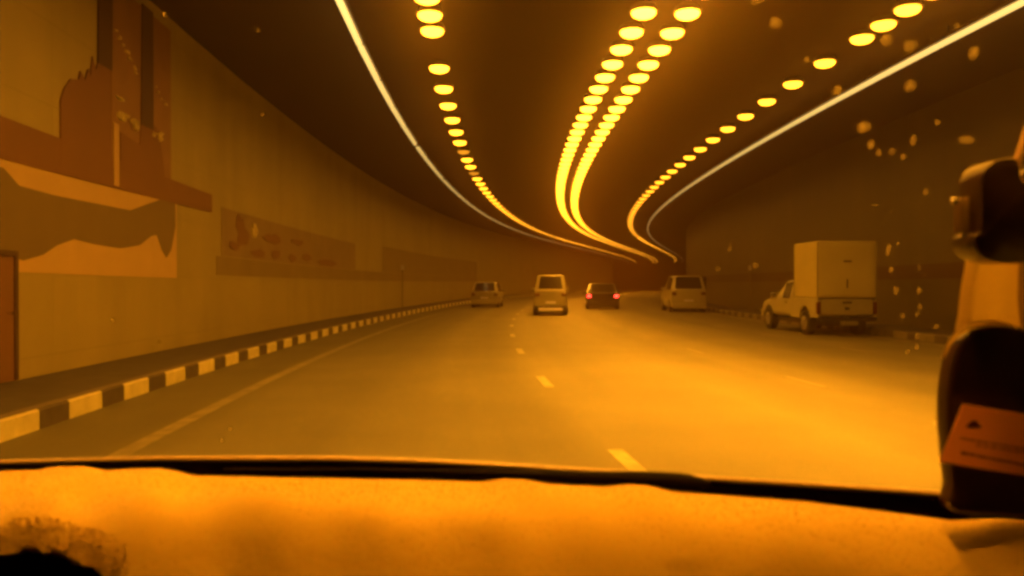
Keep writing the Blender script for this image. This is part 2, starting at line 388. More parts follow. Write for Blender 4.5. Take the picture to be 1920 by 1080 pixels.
def spline(pts, n=4):
    out = []; N = len(pts)
    for i in range(N):
        p0, p1, p2, p3 = pts[i-1], pts[i], pts[(i+1)%N], pts[(i+2)%N]
        for k in range(n):
            t = k/n
            out.append(tuple(.5*((2*b)+(-a+c)*t+(2*a-5*b+4*c-d)*t*t+(-a+3*b-3*c+d)*t**3) for a, b, c, d in zip(p0, p1, p2, p3)))
    return out
mshape('hull', [(6.5,1.3),(10.0,1.6),(10.75,1.58),(11.1,1.40),(12.0,1.38),(13.2,1.40),(14.6,1.42),(15.3,1.60),(16.0,1.78),(16.7,1.78),(16.72,1.3),(16.48,.80),(16.25,.64),(16.02,.78),(15.78,1.06),(15.5,1.02),(15.0,.82),(14.2,.72),(13.2,.74),(12.6,.78),(12.1,.66),(11.7,.50),(11.2,.40),(10.9,.45),(10.3,.55),(9.5,.6),(6.5,.6)], M['art_mid'], 2)
rng = random.Random(3)
def glint(c, r, n, seed):  # gold flecks that paint the reflections of the lamp rows
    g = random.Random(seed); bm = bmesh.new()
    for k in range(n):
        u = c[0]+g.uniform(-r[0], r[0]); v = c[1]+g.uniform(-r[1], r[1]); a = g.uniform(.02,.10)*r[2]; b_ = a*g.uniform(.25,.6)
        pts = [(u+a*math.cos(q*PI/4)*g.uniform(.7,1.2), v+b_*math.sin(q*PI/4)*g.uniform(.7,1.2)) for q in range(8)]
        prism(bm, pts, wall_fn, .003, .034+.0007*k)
    o = obj('gold_and_glint', bm, M['art_gold_and_glint'], mu); o.matrix_parent_inverse = Matrix.Translation(-mu.location)
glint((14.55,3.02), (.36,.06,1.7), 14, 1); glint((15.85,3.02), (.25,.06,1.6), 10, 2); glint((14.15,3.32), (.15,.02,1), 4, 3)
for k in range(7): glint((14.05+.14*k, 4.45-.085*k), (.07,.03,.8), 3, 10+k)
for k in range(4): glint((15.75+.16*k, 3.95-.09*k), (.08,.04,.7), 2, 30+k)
# second mural further along
mu2 = empty('wall_mural', P(18, WALL_L, EYE), 0, 'faint second wall mural with brown blotches above a dark band', 'mural')
def m2(name, bm, m):
    o = obj(name, bm, m, mu2); o.matrix_parent_inverse = Matrix.Translation(-mu2.location); return o
M['art_faint'] = mat('mural_faint_brown', (.34,.27,.10), .5, noise=.1, scale=1)
bm = bmesh.new(); wall_rect(bm, 19.25, 75, .34, .80, .001, .012); m2('dark_band', bm, M['art_faint'])
bm = bmesh.new(); wall_rect(bm, 19.6, 36, .82, 2.0, .001, .008); m2('ochre_ground', bm, mat('mural_warm_tan', (.36,.27,.12), .5, noise=.12, scale=1))
bm = bmesh.new(); wall_rect(bm, 42, 75, .82, 2.2, .001, .008); m2('ochre_ground', bm, M['art_faint'])
g = random.Random(11)
for k, (u, v, a, b_) in enumerate(((21.3,1.35,.5,.30),(21.0,1.7,.4,.22),(22.6,1.0,.7,.14),(24.3,1.05,.5,.16),(26.2,1.0,.5,.14),(28,1.1,.7,.12),(31,.98,1.5,.13),(24.0,1.5,1.0,.15),(26.8,1.55,.8,.12),(20.5,1.1,.4,.12))):
    bm = bmesh.new(); prism(bm, [(u+a*math.cos(q*PI/7)*g.uniform(.75,1.15), v+b_*math.sin(q*PI/7)*g.uniform(.6,1.2)) for q in range(14)], wall_fn, .001, .014+.002*k)
    m2('blotch', bm, M['art_band'])
bm = bmesh.new(); prism(bm, [(22.2+.28*math.cos(q*PI/5)*g.uniform(.7,1.2), 1.62+.2*math.sin(q*PI/5)) for q in range(10)], wall_fn, .001, .04); m2('gold_and_glint', bm, M['art_gold_and_glint'])
# door-sized dark niche frame below the first mural
t = empty('wall_door', P(10.6, WALL_L, 0), 0, 'narrow dark brown service door in the left wall below the mural', 'door')
bm = bmesh.new(); prism(bm, [(9.9,-1.19),(10.95,-1.19),(10.95,.44),(9.9,.44)], wall_fn, .001, .03); o = obj('door_leaf', bm, M['art_band'], t); o.matrix_parent_inverse = Matrix.Translation(-t.location)
bm = bmesh.new(); prism(bm, [(10.95,-1.19),(11.03,-1.19),(11.03,.52),(10.95,.52)], wall_fn, .001, .05); prism(bm, [(9.82,.445),(10.948,.445),(10.948,.52),(9.82,.52)], wall_fn, .001, .05)
o = obj('door_frame', bm, M['art_deep'], t); o.matrix_parent_inverse = Matrix.Translation(-t.location)
bm = bmesh.new(); c = wall_fn(10.8, -.3, .06); cyl(bm, c, (1,0,0), .02, .08, 10); o = obj('handle', bm, M['chrome'], t); o.matrix_parent_inverse = Matrix.Translation(-t.location)
# right wall frieze
bm = bmesh.new()
def wall_r(u, v, t): return P(u, WALL_R-t, v+EYE)
wall_rect(bm, 16, 90, .3, .75, .001, .012, wall_r)
tag(obj('wall_band', bm, M['art_deep']), 'dull brown painted band along the right tunnel wall', 'wall band')
# roadside marker posts with a small bright reflector
def post(s, off, h, lab, fn_h=.2):
    t = empty('marker_post', P(s, off, fn_h), head(s), lab, 'marker post', 'marker posts on the walkways')
    bm = bmesh.new(); cyl(bm, (0,0,h/2), (0,0,1), .03, h, 10); obj('pole', bm, M['faded_paint'], t)
    bm = bmesh.new(); box(bm, -.09, .09, -.03, .0, h-.1, h+.16); obj('reflector', bm, M['plate'], t, bevel=.02)
    return t
post(46, WALL_L+.3, 2.3, 'tall thin marker post with pale reflector beside the left wall')
post(43, WALL_R-.25, 2.2, 'tall thin marker post with pale reflector beside the right wall')
# emergency cabinet on right wall
t = empty('wall_cabinet', P(60, WALL_R-.01, 1.6), head(60), 'small dark cabinet fixed to the right wall beyond the pickup', 'cabinet')
bm = bmesh.new(); box(bm, -.28, 0, -.5, .5, -.4, .5); obj('case', bm, M['kerb_dark'], t, bevel=.02)
bm = bmesh.new(); box(bm, -.30, -.284, -.42, .42, -.32, .42); obj('door', bm, M['trim'], t)

# ------------------------------------------------------------------ vehicles: local +Y forward, origin on the ground under the rear end
def loft(bm, st, cap=True):          # st: [(y, [(x,z)...])] half outlines from bottom centre out and up to roof centre, mirrored
    rings = []
    for y, h in st:
        full = [(x, z) for x, z in h] + [(-x, z) for x, z in h[::-1]]
        rings.append([bm.verts.new((x, y, z)) for x, z in full])
    n = len(rings[0]); F = {}
    for k in range(len(rings)-1):
        for i in range(n):
            j = (i+1) % n
            F[(k, i)] = bm.faces.new((rings[k][i], rings[k][j], rings[k+1][j], rings[k+1][i]))
    if cap: bm.faces.new(rings[0][::-1]); bm.faces.new(rings[-1])
    return rings
def quad_slab(bm, q, t=.012, inset=.0):   # thin solid from 4 points, thickness outward along its normal
    q = [Vector(p) for p in q]; c = sum(q, Vector())/4; n = (q[1]-q[0]).cross(q[2]-q[0]).normalized()
    if n.dot(c-Vector((0, c.y if abs(n.y) < .5 else 2.2, .9))) < 0: n = -n
    q = [p+(c-p).normalized()*inset for p in q]
    a = [bm.verts.new(p-n*.01) for p in q]; b = [bm.verts.new(p+n*t) for p in q]
    bm.faces.new(a[::-1]); bm.faces.new(b)
    for i in range(4): bm.faces.new((a[i], a[(i+1)%4], b[(i+1)%4], b[i]))
def wheel(parent, x, y, r=.34, wd=.22):
    sx = 1 if x > 0 else -1
    w_ = bpy.data.objects.new('wheel', None); C.objects.link(w_); w_.parent = parent; w_.location = (x-sx*wd/2, y, r); w_.empty_display_size = .2
    bm = bmesh.new(); cyl(bm, (0,0,0), (1,0,0), r, wd, 28); obj('tyre', bm, M['rubber'], w_, bevel=.04)
    bm = bmesh.new(); cyl(bm, (sx*(wd/2+.002),0,0), (1,0,0), r*.62, .03, 20)
    for k in range(5):
        a = k*2*PI/5; cyl(bm, (sx*(wd/2+.02), math.cos(a)*r*.3, math.sin(a)*r*.3), (0, math.cos(a), math.sin(a)), .03, r*.55, 6)
    obj('rim', bm, M['rim'], w_)
def car(name, s, off, yaw, label, paint, L=4.3, W=1.76, H=1.5, style='hatch', lit=False, plate=True, white_bar=False):
    t = empty(name, P(s, off, 0), head(s)+yaw, label, 'car' if style != 'van' else 'van')
    hw = W/2; zb = .24; belt = H*.60; r = .33
    sill = .32
    def sec(bt, rf, wr, wb=hw):      # belt z, roof z, roof half width
        return [(wb-.10, zb), (wb-.015, zb+.12), (wb, belt*.62), (wb-.03, bt), (wr+.02, max(rf-.06, bt+.01)), (wr-.10, max(rf, bt+.03))]
    rw = hw-.20
    if style == 'sedan':
        st = [(0, sec(belt-.02, belt+.0, hw-.1, hw-.06)), (.12, sec(belt+.04, belt+.07, hw-.1)), (.75, sec(belt+.05, belt+.08, hw-.1)),
              (1.35, sec(belt+.03, H-.04, rw)), (1.9, sec(belt, H, rw)), (2.5, sec(belt, H-.02, rw)), (3.25, sec(belt-.02, belt+.02, hw-.12)), (L-.25, sec(belt-.10, belt-.07, hw-.12)), (L, sec(belt-.25, belt-.22, hw-.2, hw-.12))]
        glassS = [(2,3),(3,4),(4,5),(5,6)]; rearq = (2,3)
    else:
        b2 = .10 if style == 'van' else .38
        st = [(0, sec(belt-.02, belt+.03, hw-.06, hw-.05)), (.06, sec(belt, belt+.06, hw-.08)), (b2+.06, sec(belt, H-.05, rw)), (.9, sec(belt, H, rw)),
              (L*.52, sec(belt, H-.01, rw)), (L*.70, sec(belt-.02, belt+.02, hw-.12)), (L-.22, sec(belt-.12, belt-.08, hw-.12)), (L, sec(belt-.28, belt-.24, hw-.2, hw-.12))]
        glassS = [(2,3),(3,4),(4,5)]; rearq = (1,2)
    bm = bmesh.new(); loft(bm, st); b = obj('body', bm, paint, t, bevel=.05, smooth=True)
    # wheel arches read as dark wells
    for y in (.78, L-.85):
        for sx in (1, -1): wheel(t, sx*(hw+.005), y, r)
    bm = bmesh.new(); 
    for y in (.78, L-.85):
        for sx in (1, -1): cyl(bm, (sx*(hw-.008), y, r+.02), (1,0,0), r+.07, .03, 28)
    obj('wheel_arch', bm, M['trim'], t)
    def pt(k, i, sx=1): return (sx*st[k][1][i][0], st[k][0], st[k][1][i][1])
    for sx in (1, -1):
        for a, c in glassS:
            q = [pt(a,3,sx), pt(c,3,sx), pt(c,4,sx), pt(a,4,sx)]
            bm = bmesh.new(); quad_slab(bm, q, .008, .05); obj('side_window', bm, M['glass_dark'], t, bevel=.004)
    a, c = rearq
    q = [pt(a,5,1), pt(a,5,-1), pt(c,5,-1), pt(c,5,1)]
    q = [(x*(1.0 if i in (0,1) else 1.05), y, z) for i, (x, y, z) in enumerate(q)]
    bm = bmesh.new(); quad_slab(bm, q, .014, .07); obj('rear_window', bm, M['glass_dark'], t, bevel=.004)
    lz = belt*.86
    for sx in (1, -1):
        bm = bmesh.new(); box(bm, min(sx*(hw-.30), sx*(hw-.055)), max(sx*(hw-.30), sx*(hw-.055)), -.035, .10, lz-.09, lz+.07)
        obj('tail_light', bm, M['red_on' if lit else 'red_off'], t, bevel=.03)
        bm = bmesh.new(); box(bm, min(sx*(hw-.02), sx*(hw+.17)), max(sx*(hw-.02), sx*(hw+.17)), L*.62, L*.62+.10, belt, belt+.15)
        obj('wing_mirror', bm, paint, t, bevel=.03)
    bm = bmesh.new(); box(bm, -hw+.05, hw-.05, -.09, .18, zb-.02, .50); obj('rear_bumper', bm, M['trim'] if white_bar else paint, t, bevel=.05)
    if white_bar:
        bm = bmesh.new(); box(bm, -.60, .60, -.16, -.092, .24, .39); obj('bumper_step', bm, M['plate'], t, bevel=.02)
    if plate:
        bm = bmesh.new(); box(bm, -.25, .25, -.045, .02, .60, .72); obj('number_plate', bm, M['plate'], t, bevel=.005)
    bm = bmesh.new(); box(bm, -hw+.12, hw-.12, .05, L-.1, .16, zb+.03); obj('underbody', bm, M['trim'], t)
    return t
car('hatchback_car', 52.7, -1.2, 0, 'small pale hatchback furthest left, near the left kerb', M['cream_car'], L=3.9, W=1.85, H=1.72)
car('minivan', 39.8, 3.35, 0, 'pale high van with a bright bumper step, in the middle lane', M['cream_car'], L=4.4, W=1.68, H=2.05, style='van', white_bar=True)
car('dark_saloon_car', 50.1, 6.5, 0, 'dark car with two red tail lights glowing', M['dark_car'], plate=False, L=4.5, W=2.05, H=1.62, style='sedan', lit=True)
car('white_estate_car', 44.8, 11.0, 0, 'white sport utility car on the right ahead of the boxed pickup', M['white_car'], L=4.6, W=1.95, H=2.05, style='hatch')

def pickup(s, off):
    t = empty('pickup_truck', P(s, off, 0), head(s)+.0, 'white pickup truck carrying a tall square box on its bed', 'pickup truck')
    hw = .87; L = 5.0
    # cab and bonnet
    def sec(bt, rf, wr, wb=hw, z0=.48): return [(wb-.12, z0), (wb-.01, z0+.1), (wb, .75), (wb-.03, bt), (wr+.02, max(rf-.07, bt+.01)), (wr-.1, max(rf, bt+.03))]
    st = [(2.15, sec(1.05, 1.62, .66)), (2.3, sec(1.05, 1.70, .66)), (3.0, sec(1.05, 1.68, .66)), (3.62, sec(1.06, 1.10, .74)), (4.5, sec(1.0, 1.04, .72)), (4.88, sec(.92, .95, .68, .84)), (5.0, sec(.80, .84, .6, .78))]
    bm = bmesh.new(); loft(bm, st); obj('cab', bm, M['white_car'], t, bevel=.05, smooth=True)
    def pt(k, i, sx=1): return (sx*st[k][1][i][0], st[k][0], st[k][1][i][1])
    for sx in (1, -1):
        bm = bmesh.new(); quad_slab(bm, [pt(1,3,sx), pt(2,3,sx), pt(2,4,sx), pt(1,4,sx)], .008, .05); quad_slab(bm, [pt(2,3,sx), pt(3,3,sx), pt(3,4,sx), pt(2,4,sx)], .008, .06)
        obj('side_window', bm, M['glass_dark'], t)
        bm = bmesh.new(); box(bm, min(sx*.88, sx*1.10), max(sx*.88, sx*1.10), 3.25, 3.36, 1.02, 1.26); m_ = obj('wing_mirror', bm, M['chrome'], t, bevel=.03)
        bm = bmesh.new(); box(bm, min(sx*.86, sx*.885), max(sx*.86, sx*.885), 2.45, 2.62, .93, .97); obj('door_handle', bm, M['chrome'], t)
    bm = bmesh.new(); quad_slab(bm, [(.62,3.04,1.66), (-.62,3.04,1.66), (-.72,3.58,1.12), (.72,3.58,1.12)], .012, .03); obj('windscreen', bm, M['glass_dark'], t)
    # bed sides with a rear wheel arch cut
    bm = bmesh.new()
    def side_pts():
        pts = [(0, .55), (.55, .55)]
        for k in range(9):
            a = PI-PI*k/8; pts.append((.98+.43*math.cos(a), .52+.37*math.sin(a)))
        return pts + [(1.45, .50), (2.12, .50), (2.12, 1.12), (0, 1.12)]
    for sx in (1, -1): prism(bm, side_pts(), lambda u, v, tt: (tt, u, v), sx*(hw-.06), sx*(hw+.0))
    box(bm, -hw+.06, hw-.06, .06, 2.12, .60, .68); box(bm, -hw+.06, hw-.06, 2.06, 2.12, .68, 1.12)
    obj('bed', bm, M['white_car'], t, bevel=.012)
    bm = bmesh.new(); box(bm, -hw+.10, hw-.10, -.02, .055, .64, 1.10); tg = obj('tailgate', bm, M['cream_car'], t, bevel=.02)
    bm = bmesh.new(); box(bm, -.14, .14, -.035, -.021, .97, 1.03); box(bm, -.07, .07, -.033, -.021, .78, .86); obj('handle', bm, M['trim'], tg, bevel=.006)
    for sx in (1, -1):
        bm = bmesh.new(); box(bm, min(sx*(hw-.10), sx*(hw+.012)), max(sx*(hw-.10), sx*(hw+.012)), -.03, .09, .66, 1.02); obj('tail_light', bm, M['red_off'], t, bevel=.015)
    # cargo box
    bm = bmesh.new(); box(bm, -hw+.01, hw-.01, .0, 1.85, 1.13, 2.80); cb = obj('cargo_box', bm, M['box_panel'], t, bevel=.035)
    bm = bmesh.new(); box(bm, -hw+.07, hw-.07, -.028, -.002, 1.20, 2.70); dr = obj('rear_door', bm, M['box_panel'], cb, bevel=.012)
    bm = bmesh.new(); box(bm, -.11, .13, -.045, -.030, 2.18, 2.235); obj('badge', bm, M['kerb_dark'], dr, bevel=.006)
    bm = bmesh.new(); box(bm, -.02, .02, -.05, -.030, 1.42, 1.68); obj('latch', bm, M['trim'], dr, bevel=.004)
    bm = bmesh.new(); box(bm, -hw+.03, hw-.03, -.02, 0.02, 1.105, 1.128); obj('sealing_strip', bm, M['trim'], cb)
    bm = bmesh.new()
    for x in (-hw+.005, hw-.005):
        for y in (.01, 1.83): box(bm, x-.018, x+.018, y-.018, y+.018, 1.15, 2.77)
    obj('corner_rail', bm, M['cream_car'], cb, bevel=.006)
    bm = bmesh.new(); box(bm, -hw+.04, hw-.04, -.16, .02, .46, .58); bp = obj('rear_bumper', bm, M['trim'], t, bevel=.03)
    bm = bmesh.new(); box(bm, -.26, .26, -.17, -.155, .34, .46); obj('number_plate', bm, M['line_paint'], bp)
    bm = bmesh.new(); box(bm, -.55, .55, .1, 4.7, .30, .47); box(bm, -.8, .8, .93, 1.03, .30, .40); box(bm, -.78, -.70, 1.45, 3.6, .36, .45); box(bm, .70, .78, 1.45, 3.6, .36, .45); obj('chassis', bm, M['trim'], t)
    for sx in (1, -1):
        bm = bmesh.new(); cyl(bm, (sx*(hw-.002), 4.15, .42), (1,0,0), .41, .03, 28); obj('wheel_arch', bm, M['trim'], t)
        wheel(t, sx*(hw+.0), .98, .36, .24); wheel(t, sx*(hw+.02), 4.15, .36, .24)
        bm = bmesh.new(); box(bm, min(sx*.5, sx*.80), max(sx*.5, sx*.80), 4.86, 4.99, .70, .86); obj('headlight', bm, M['chrome'], t, bevel=.02)
    bm = bmesh.new(); box(bm, -.84, .84, 4.9, 5.08, .42, .66); obj('front_bumper', bm, M['white_car'], t, bevel=.04)
pickup(23.2, 11.42)

# ------------------------------------------------------------------ inside of the car the picture is taken from
F = 28/36*1920
cp, sp = math.cos(PITCH), math.sin(PITCH)
def ray(px, py):
    x, z = (px-960)/F, (540-py)/F
    return Vector((x, cp-z*sp, sp+z*cp))
def at(px, py, d): r = ray(px, py); return Vector((0,0,EYE))+r*(d/r.y)
# windscreen plane
BL, BR = at(-60, 868, 1.15), at(1980, 944, .95)
up = Vector((0, -.22, .64)); wn = (BR-BL).cross(up).normalized()
def on_glass(px, py, lift=0):
    r = ray(px, py); o = Vector((0,0,EYE)); k = (BL-o).dot(wn)/r.dot(wn)
    return o + r*k + (-wn if wn.y > 0 else wn)*lift
hc = empty('car_interior', (0, .6, EYE-.9), 0, 'dark windscreen surround, dashboard and wiper of the car seen from inside', 'car interior')
HL = Matrix.Translation(-hc.location)
def hpart(name, bm, m, **k):
    o = obj(name, bm, m, hc, **k); o.matrix_parent_inverse = HL; return o
M['fur'] = mat('dash_cover_fleece', (.56,.40,.08), .95, noise=.10, scale=5, bump=.16, bscale=26, sheen=.3)
M['fur2'] = mat('dash_cover_pile', (.42,.30,.09), .95, noise=.2, scale=20)
M['black'] = mat('black_plastic', (.004,.003,.003), 1, spec=0)
M['cowl'] = mat('cowl_grey', (.48,.38,.25), .4)
M['blade'] = mat('wiper_rubber', (.006,.004,.004), .8, spec=.1)
# glass
m = bpy.data.materials.new('windscreen_glass'); m.use_nodes = True; n = m.node_tree.nodes; n.clear()
tr = n.new('ShaderNodeBsdfTransparent'); tr.inputs[0].default_value = (.96,.95,.93,1); out = n.new('ShaderNodeOutputMaterial'); m.node_tree.links.new(tr.outputs[0], out.inputs[0]); M['glass'] = m
vs = n.new('ShaderNodeVolumeScatter'); vs.inputs['Density'].default_value = 12; vs.inputs['Anisotropy'].default_value = .965; vs.inputs['Color'].default_value = (1,1,1,1)   # film on the glass, its scatter added to bloom the lamps
m.node_tree.links.new(vs.outputs[0], out.inputs['Volume'])
wl = (BR-BL).normalized()
gl0, gr0 = BL-wl*.12-up*.06, BR+wl*.12-up*.06
bm = bmesh.new(); v = [bm.verts.new(p) for p in (gl0, gr0, gr0+up*.98, gl0+up*.98)]; bm.faces.new(v)
g_ = bmesh.ops.extrude_face_region(bm, geom=bm.faces[:]); bmesh.ops.translate(bm, verts=[x for x in g_['geom'] if isinstance(x, bmesh.types.BMVert)], vec=(wn if wn.y > 0 else -wn)*.005)
hpart('windscreen', bm, M['glass'])
# roof and header
bm = bmesh.new(); a0, a1 = gl0+up*.98, gr0+up*.98
prism(bm, [(a0.x-.1,a0.y),(a1.x+.25,a1.y),(a1.x+.25,-1.6),(a0.x-.1,-1.6)], lambda u, v, t: (u, v, t), a0.z, a0.z+.05); hpart('roof', bm, M['trim'], bevel=.02)
# unseen panels added round the camera to keep lamp light off the dashboard
bm = bmesh.new(); zt = a0.z-.002 
for xa, xb in ((a0.x-.14, a0.x-.10), (a1.x+.25, a1.x+.29)):
    box(bm, xa, xb, -1.6, 1.12, EYE-.95, EYE-.22); box(bm, xa, xb, -1.6, -.3, EYE-.218, zt); box(bm, xa, xb, .25, 1.12, EYE-.218, zt)
box(bm, a0.x-.10, a1.x+.25, -1.64, -1.6, EYE-.95, zt)
box(bm, a0.x-.10, a1.x+.25, -1.6, .98, EYE-1.0, EYE-.96); hpart('cabin_light_blocks', bm, M['trim'])
# dashboard body under the cover
def curve_tube(bm, pts, r, n=10, flat=1.0):
    rings = []
    for i, p in enumerate(pts):
        d = (pts[min(i+1, len(pts)-1)]-pts[max(i-1, 0)]).normalized(); s_ = d.cross(Vector((0,0,1))).normalized(); u_ = s_.cross(d)
        rr = r(i/(len(pts)-1)) if callable(r) else r
        rings.append([bm.verts.new(p+s_*math.cos(q*2*PI/n)*rr+u_*math.sin(q*2*PI/n)*rr*flat) for q in range(n)])
    for a, b in zip(rings, rings[1:]):
        for q in range(n): bm.faces.new((a[q], a[(q+1)%n], b[(q+1)%n], b[q]))
    bm.faces.new(rings[0][::-1]); bm.faces.new(rings[-1])
def pl(x, tab): return interp(x, [t[0] for t in tab], [t[1] for t in tab])
TRIM = [(-120,872),(0,866),(300,859),(620,859),(800,864),(960,873),(1200,888),(1330,897),(1480,906),(1600,914),(1760,925),(1900,935),(2040,944)]
TOP = [(-120,886),(0,881),(70,879),(100,873),(160,872),(200,880),(245,876),(300,875),(330,880),(365,889),(600,893),(800,896),(905,899),(945,893),(985,894),(1030,902),(1130,907),(1180,902),(1215,904),(1260,915),(1400,924),(1520,931),(1640,944),(1780,957),(1830,953),(1880,948),(2040,950)]
def dist(px): return 1.10-.19*(px/1920)
xs = [-110+ (2030+110)*i/90 for i in range(91)]
bm = bmesh.new(); curve_tube(bm, [at(x, pl(x, TRIM)+1, dist(x)+.035) for x in xs], .0040, 12); hpart('cowl_trim', bm, M['cowl'], smooth=True)
bm = bmesh.new()
for a, b in zip(xs, xs[1:]):
    def fn(u, v, t): 
        y = pl(u, TRIM)+6 if v == 1 else pl(u, TOP)+60
        return at(u, y, dist(u)+.03+t)
    prism(bm, [(a,1),(b,1),(b,0),(a,0)], fn, 0, .006)
bmesh.ops.remove_doubles(bm, verts=bm.verts, dist=.0002); hpart('windscreen_border', bm, M['black'])
# wiper resting along the foot of the glass, tip to the right
WX = [(420,879),(700,878),(900,884),(1000,889),(1100,893),(1200,896),(1280,900),(1318,905)]
wi = bpy.data.objects.new('wiper', None); C.objects.link(wi); wi.parent = hc; wi.location = Vector((0,0,0)); wi.matrix_parent_inverse = HL
bm = bmesh.new(); wx = [420+ (1332-420)*i/50 for i in range(51)]
def wr(t): 
    x = 420+912*t; r = .0022+.0088*max(0, min(1, (x-780)/420)); 
    if x > 1270: r *= max(.12, math.sqrt(max(0, 1-((x-1270)/64)**2)))
    return r
curve_tube(bm, [at(x, pl(x, WX)+2, dist(x)+.02) for x in wx], wr, 14, .9); o = obj('blade', bm, M['blade'], wi, smooth=True)
bm = bmesh.new(); curve_tube(bm, [at(x, pl(x, WX)+5, dist(x)+.045) for x in wx[:36]], .0035, 8); obj('wiper_arm', bm, M['blade'], wi, smooth=True)
# body of the dashboard, black, seen where the cover falls away at the lower left
bm = bmesh.new()
prism(bm, [(1.02,-.31),(.93,-.31),(.66,-.74),(.40,-.74),(.40,-.95),(1.02,-.95)], lambda u, v, t: (t, u, EYE+v), -.95, .85); hpart('dashboard', bm, M['black'], bevel=.03)

# fleece cover lying on the dashboard
def cover_pt(px, v, floor=0):
    """v 0 at the far edge under the glass, 1 at the near edge below the frame"""
    d0 = dist(px)
    top = pl(px, TOP)
    far = at(px, top, d0)
    d = d0-(d0-.76)*v; v = (d0-d)/(d0-.50)
    # height profile: falls gently, steeper past a soft crease
    z0 = far.z
    dc = .90; e = dc-d; z = z0 - .012*v - 1.6*(.5*(e+math.sqrt(e*e+.0009)))
    nz = .005*math.sin(px*.006-v*10)+.003*math.sin(px*.013+v*9)+.003*math.sin(px*.031-v*14+1)+.0025*math.sin(px*.007+v*23)
    bl = max(0, 1-v*6)
    z += nz*(1-bl)*min(1, v*5)
    x = far.x*(d/d0)**.55
    # fold rising at the right end
    if px > 1700:
        k = min(1, (px-1700)/230); k = k*k*(3-2*k); q = min(1, max(0, (v-.06)/.16)); z -= .06*k*q*q*(3-2*q)
    # lower-left: cover rolls down into the gap
    if floor and d < floor: return cover_pt(px, (d0-floor)/(d0-.76))
    p = Vector((x, d, z))
    # project to find its picture place for the roll-off outline (built once as real geometry)
    return p
U, V = 220, 90
bm = bmesh.new(); grid = []; gone = set()
def cut_y(x):  # world outline of the opening in the cover, near-left corner: returns distance y at which the cover ends
    return interp(x, [-.75,-.56,-.50,-.47,-.44,-.425,-.41,-.39], [.893,.889,.885,.880,.870,.855,.75,.40])
for i in range(U+1):
    px = -160+(2080+160)*i/U; row = []
    for j in range(V+1):
        p = cover_pt(px, j/V); cy = cut_y(p.x)+.0012*math.sin(px*.11)+.0008*math.sin(px*.27); dead = p.y < cy
        if dead: p = cover_pt(px, j/V, cy)
        if p.y < cy+.02: p.z -= .008*min(1, (cy+.02-p.y)/.02)**2      # rolls over the edge of the opening
        v_ = bm.verts.new(p); row.append(v_)
        if dead: gone.add(v_)
    grid.append(row)
for i in range(U):
    for j in range(V):
        if all(v_ in gone for v_ in (grid[i][j], grid[i][j+1], grid[i+1][j+1], grid[i+1][j])): continue
        bm.faces.new((grid[i][j], grid[i][j+1], grid[i+1][j+1], grid[i+1][j]))
cv = obj('dashboard_cover', bm, M['fur'], None, smooth=True, recalc=False)
cv.location = (0,0,0)
sm = cv.modifiers.new('thickness', 'SOLIDIFY'); sm.thickness = .006; sm.offset = -1
tag(cv, 'thick cream fleece cover spread over the dashboard, lit orange', 'dashboard cover')
# pile: short curled tufts along the near-left roll and scattered over the cloth
bm = bmesh.new(); g = random.Random(5)
me = cv.data
def tuft(p, nrm, L, w_):
    s_ = Vector((g.gauss(0,1), g.gauss(0,1), g.gauss(0,.4))).normalized(); d = (nrm+s_*.9).normalized(); side = d.cross(Vector((g.gauss(0,1),g.gauss(0,1),g.gauss(0,1)))).normalized()*w_
    a = p; b = p+d*L*.6; c = b+(d*.3+s_).normalized()*L*.6
    v = [bm.verts.new(q) for q in (a-side, a+side, b+side*.8, b-side*.8, c)]
    bm.faces.new((v[0], v[1], v[2], v[3])); bm.faces.new((v[3], v[2], v[4]))
for i in range(1, U):
    for j in range(1, V):
        p = me.vertices[i*(V+1)+j].co; nr = me.vertices[i*(V+1)+j].normal
        if nr.z < 0: nr = -nr
        near = p.y < cut_y(p.x)+.025
        if p.y < cut_y(p.x)+.003: continue
        for k in range(4 if near else 1):
            tuft(p+Vector((g.uniform(-.005,.005), g.uniform(-.004,.004), 0)), nr, g.uniform(.003,.006) if near else g.uniform(.0015,.003), .0009 if near else .0005)
pf = obj('pile', bm, M['fur2'], cv, recalc=False)

# ------------------------------------------------------------------ gadget stand at the right end of the dashboard
def slab(bm, pts, d, th, fn=None):
    prism(bm, pts, lambda u, v, t: at(u, v, d+th)+Vector((0, t-th, 0)), 0, th)
M['gadget'] = mat('dark_brown_plastic', (.04,.018,.010), .30, noise=.15, scale=20, coat=.3)
M['amber'] = mat('amber_plastic', (.45,.30,.14), .45, noise=.08, scale=10)
M['amber2'] = mat('amber_plastic_shade', (.27,.17,.09), .45, noise=.08, scale=10)
M['rod'] = mat('tan_rod', (.50,.34,.20), .4)
gs = empty('gadget_stand', at(1850, 940, .84), 0, 'dark rounded gadget stand against the windscreen at the right edge', 'gadget stand')
GL = Matrix.Translation(-gs.location)
def gpart(name, bm, m, **k):
    o = obj(name, bm, m, k.pop('parent', gs), **k); o.matrix_parent_inverse = GL if o.parent == gs else Matrix(); return o
DG = .885
bm = bmesh.new(); slab(bm, spline([(1772,950),(1763,900),(1756,840),(1752,780),(1754,720),(1764,670),(1782,632),(1812,611),(1850,605),(1890,612),(1925,636),(1950,680),(1968,760),(1972,860),(1968,950)], 4), DG, .028)
gpart('base', bm, M['gadget'], smooth=True, bevel=.009)
bm = bmesh.new(); curve_tube(bm, [at(x, y, DG+.004) for x, y in ((1768,672),(1778,648),(1793,628),(1812,615),(1835,608),(1862,606),(1890,612),(1912,626),(1930,648),(1944,680))], lambda t: .0016+.0022*math.sin(PI*t), 8); gpart('rim', bm, M['amber'], smooth=True)  # amber tube painting the lamplit highlight along the base's top edge
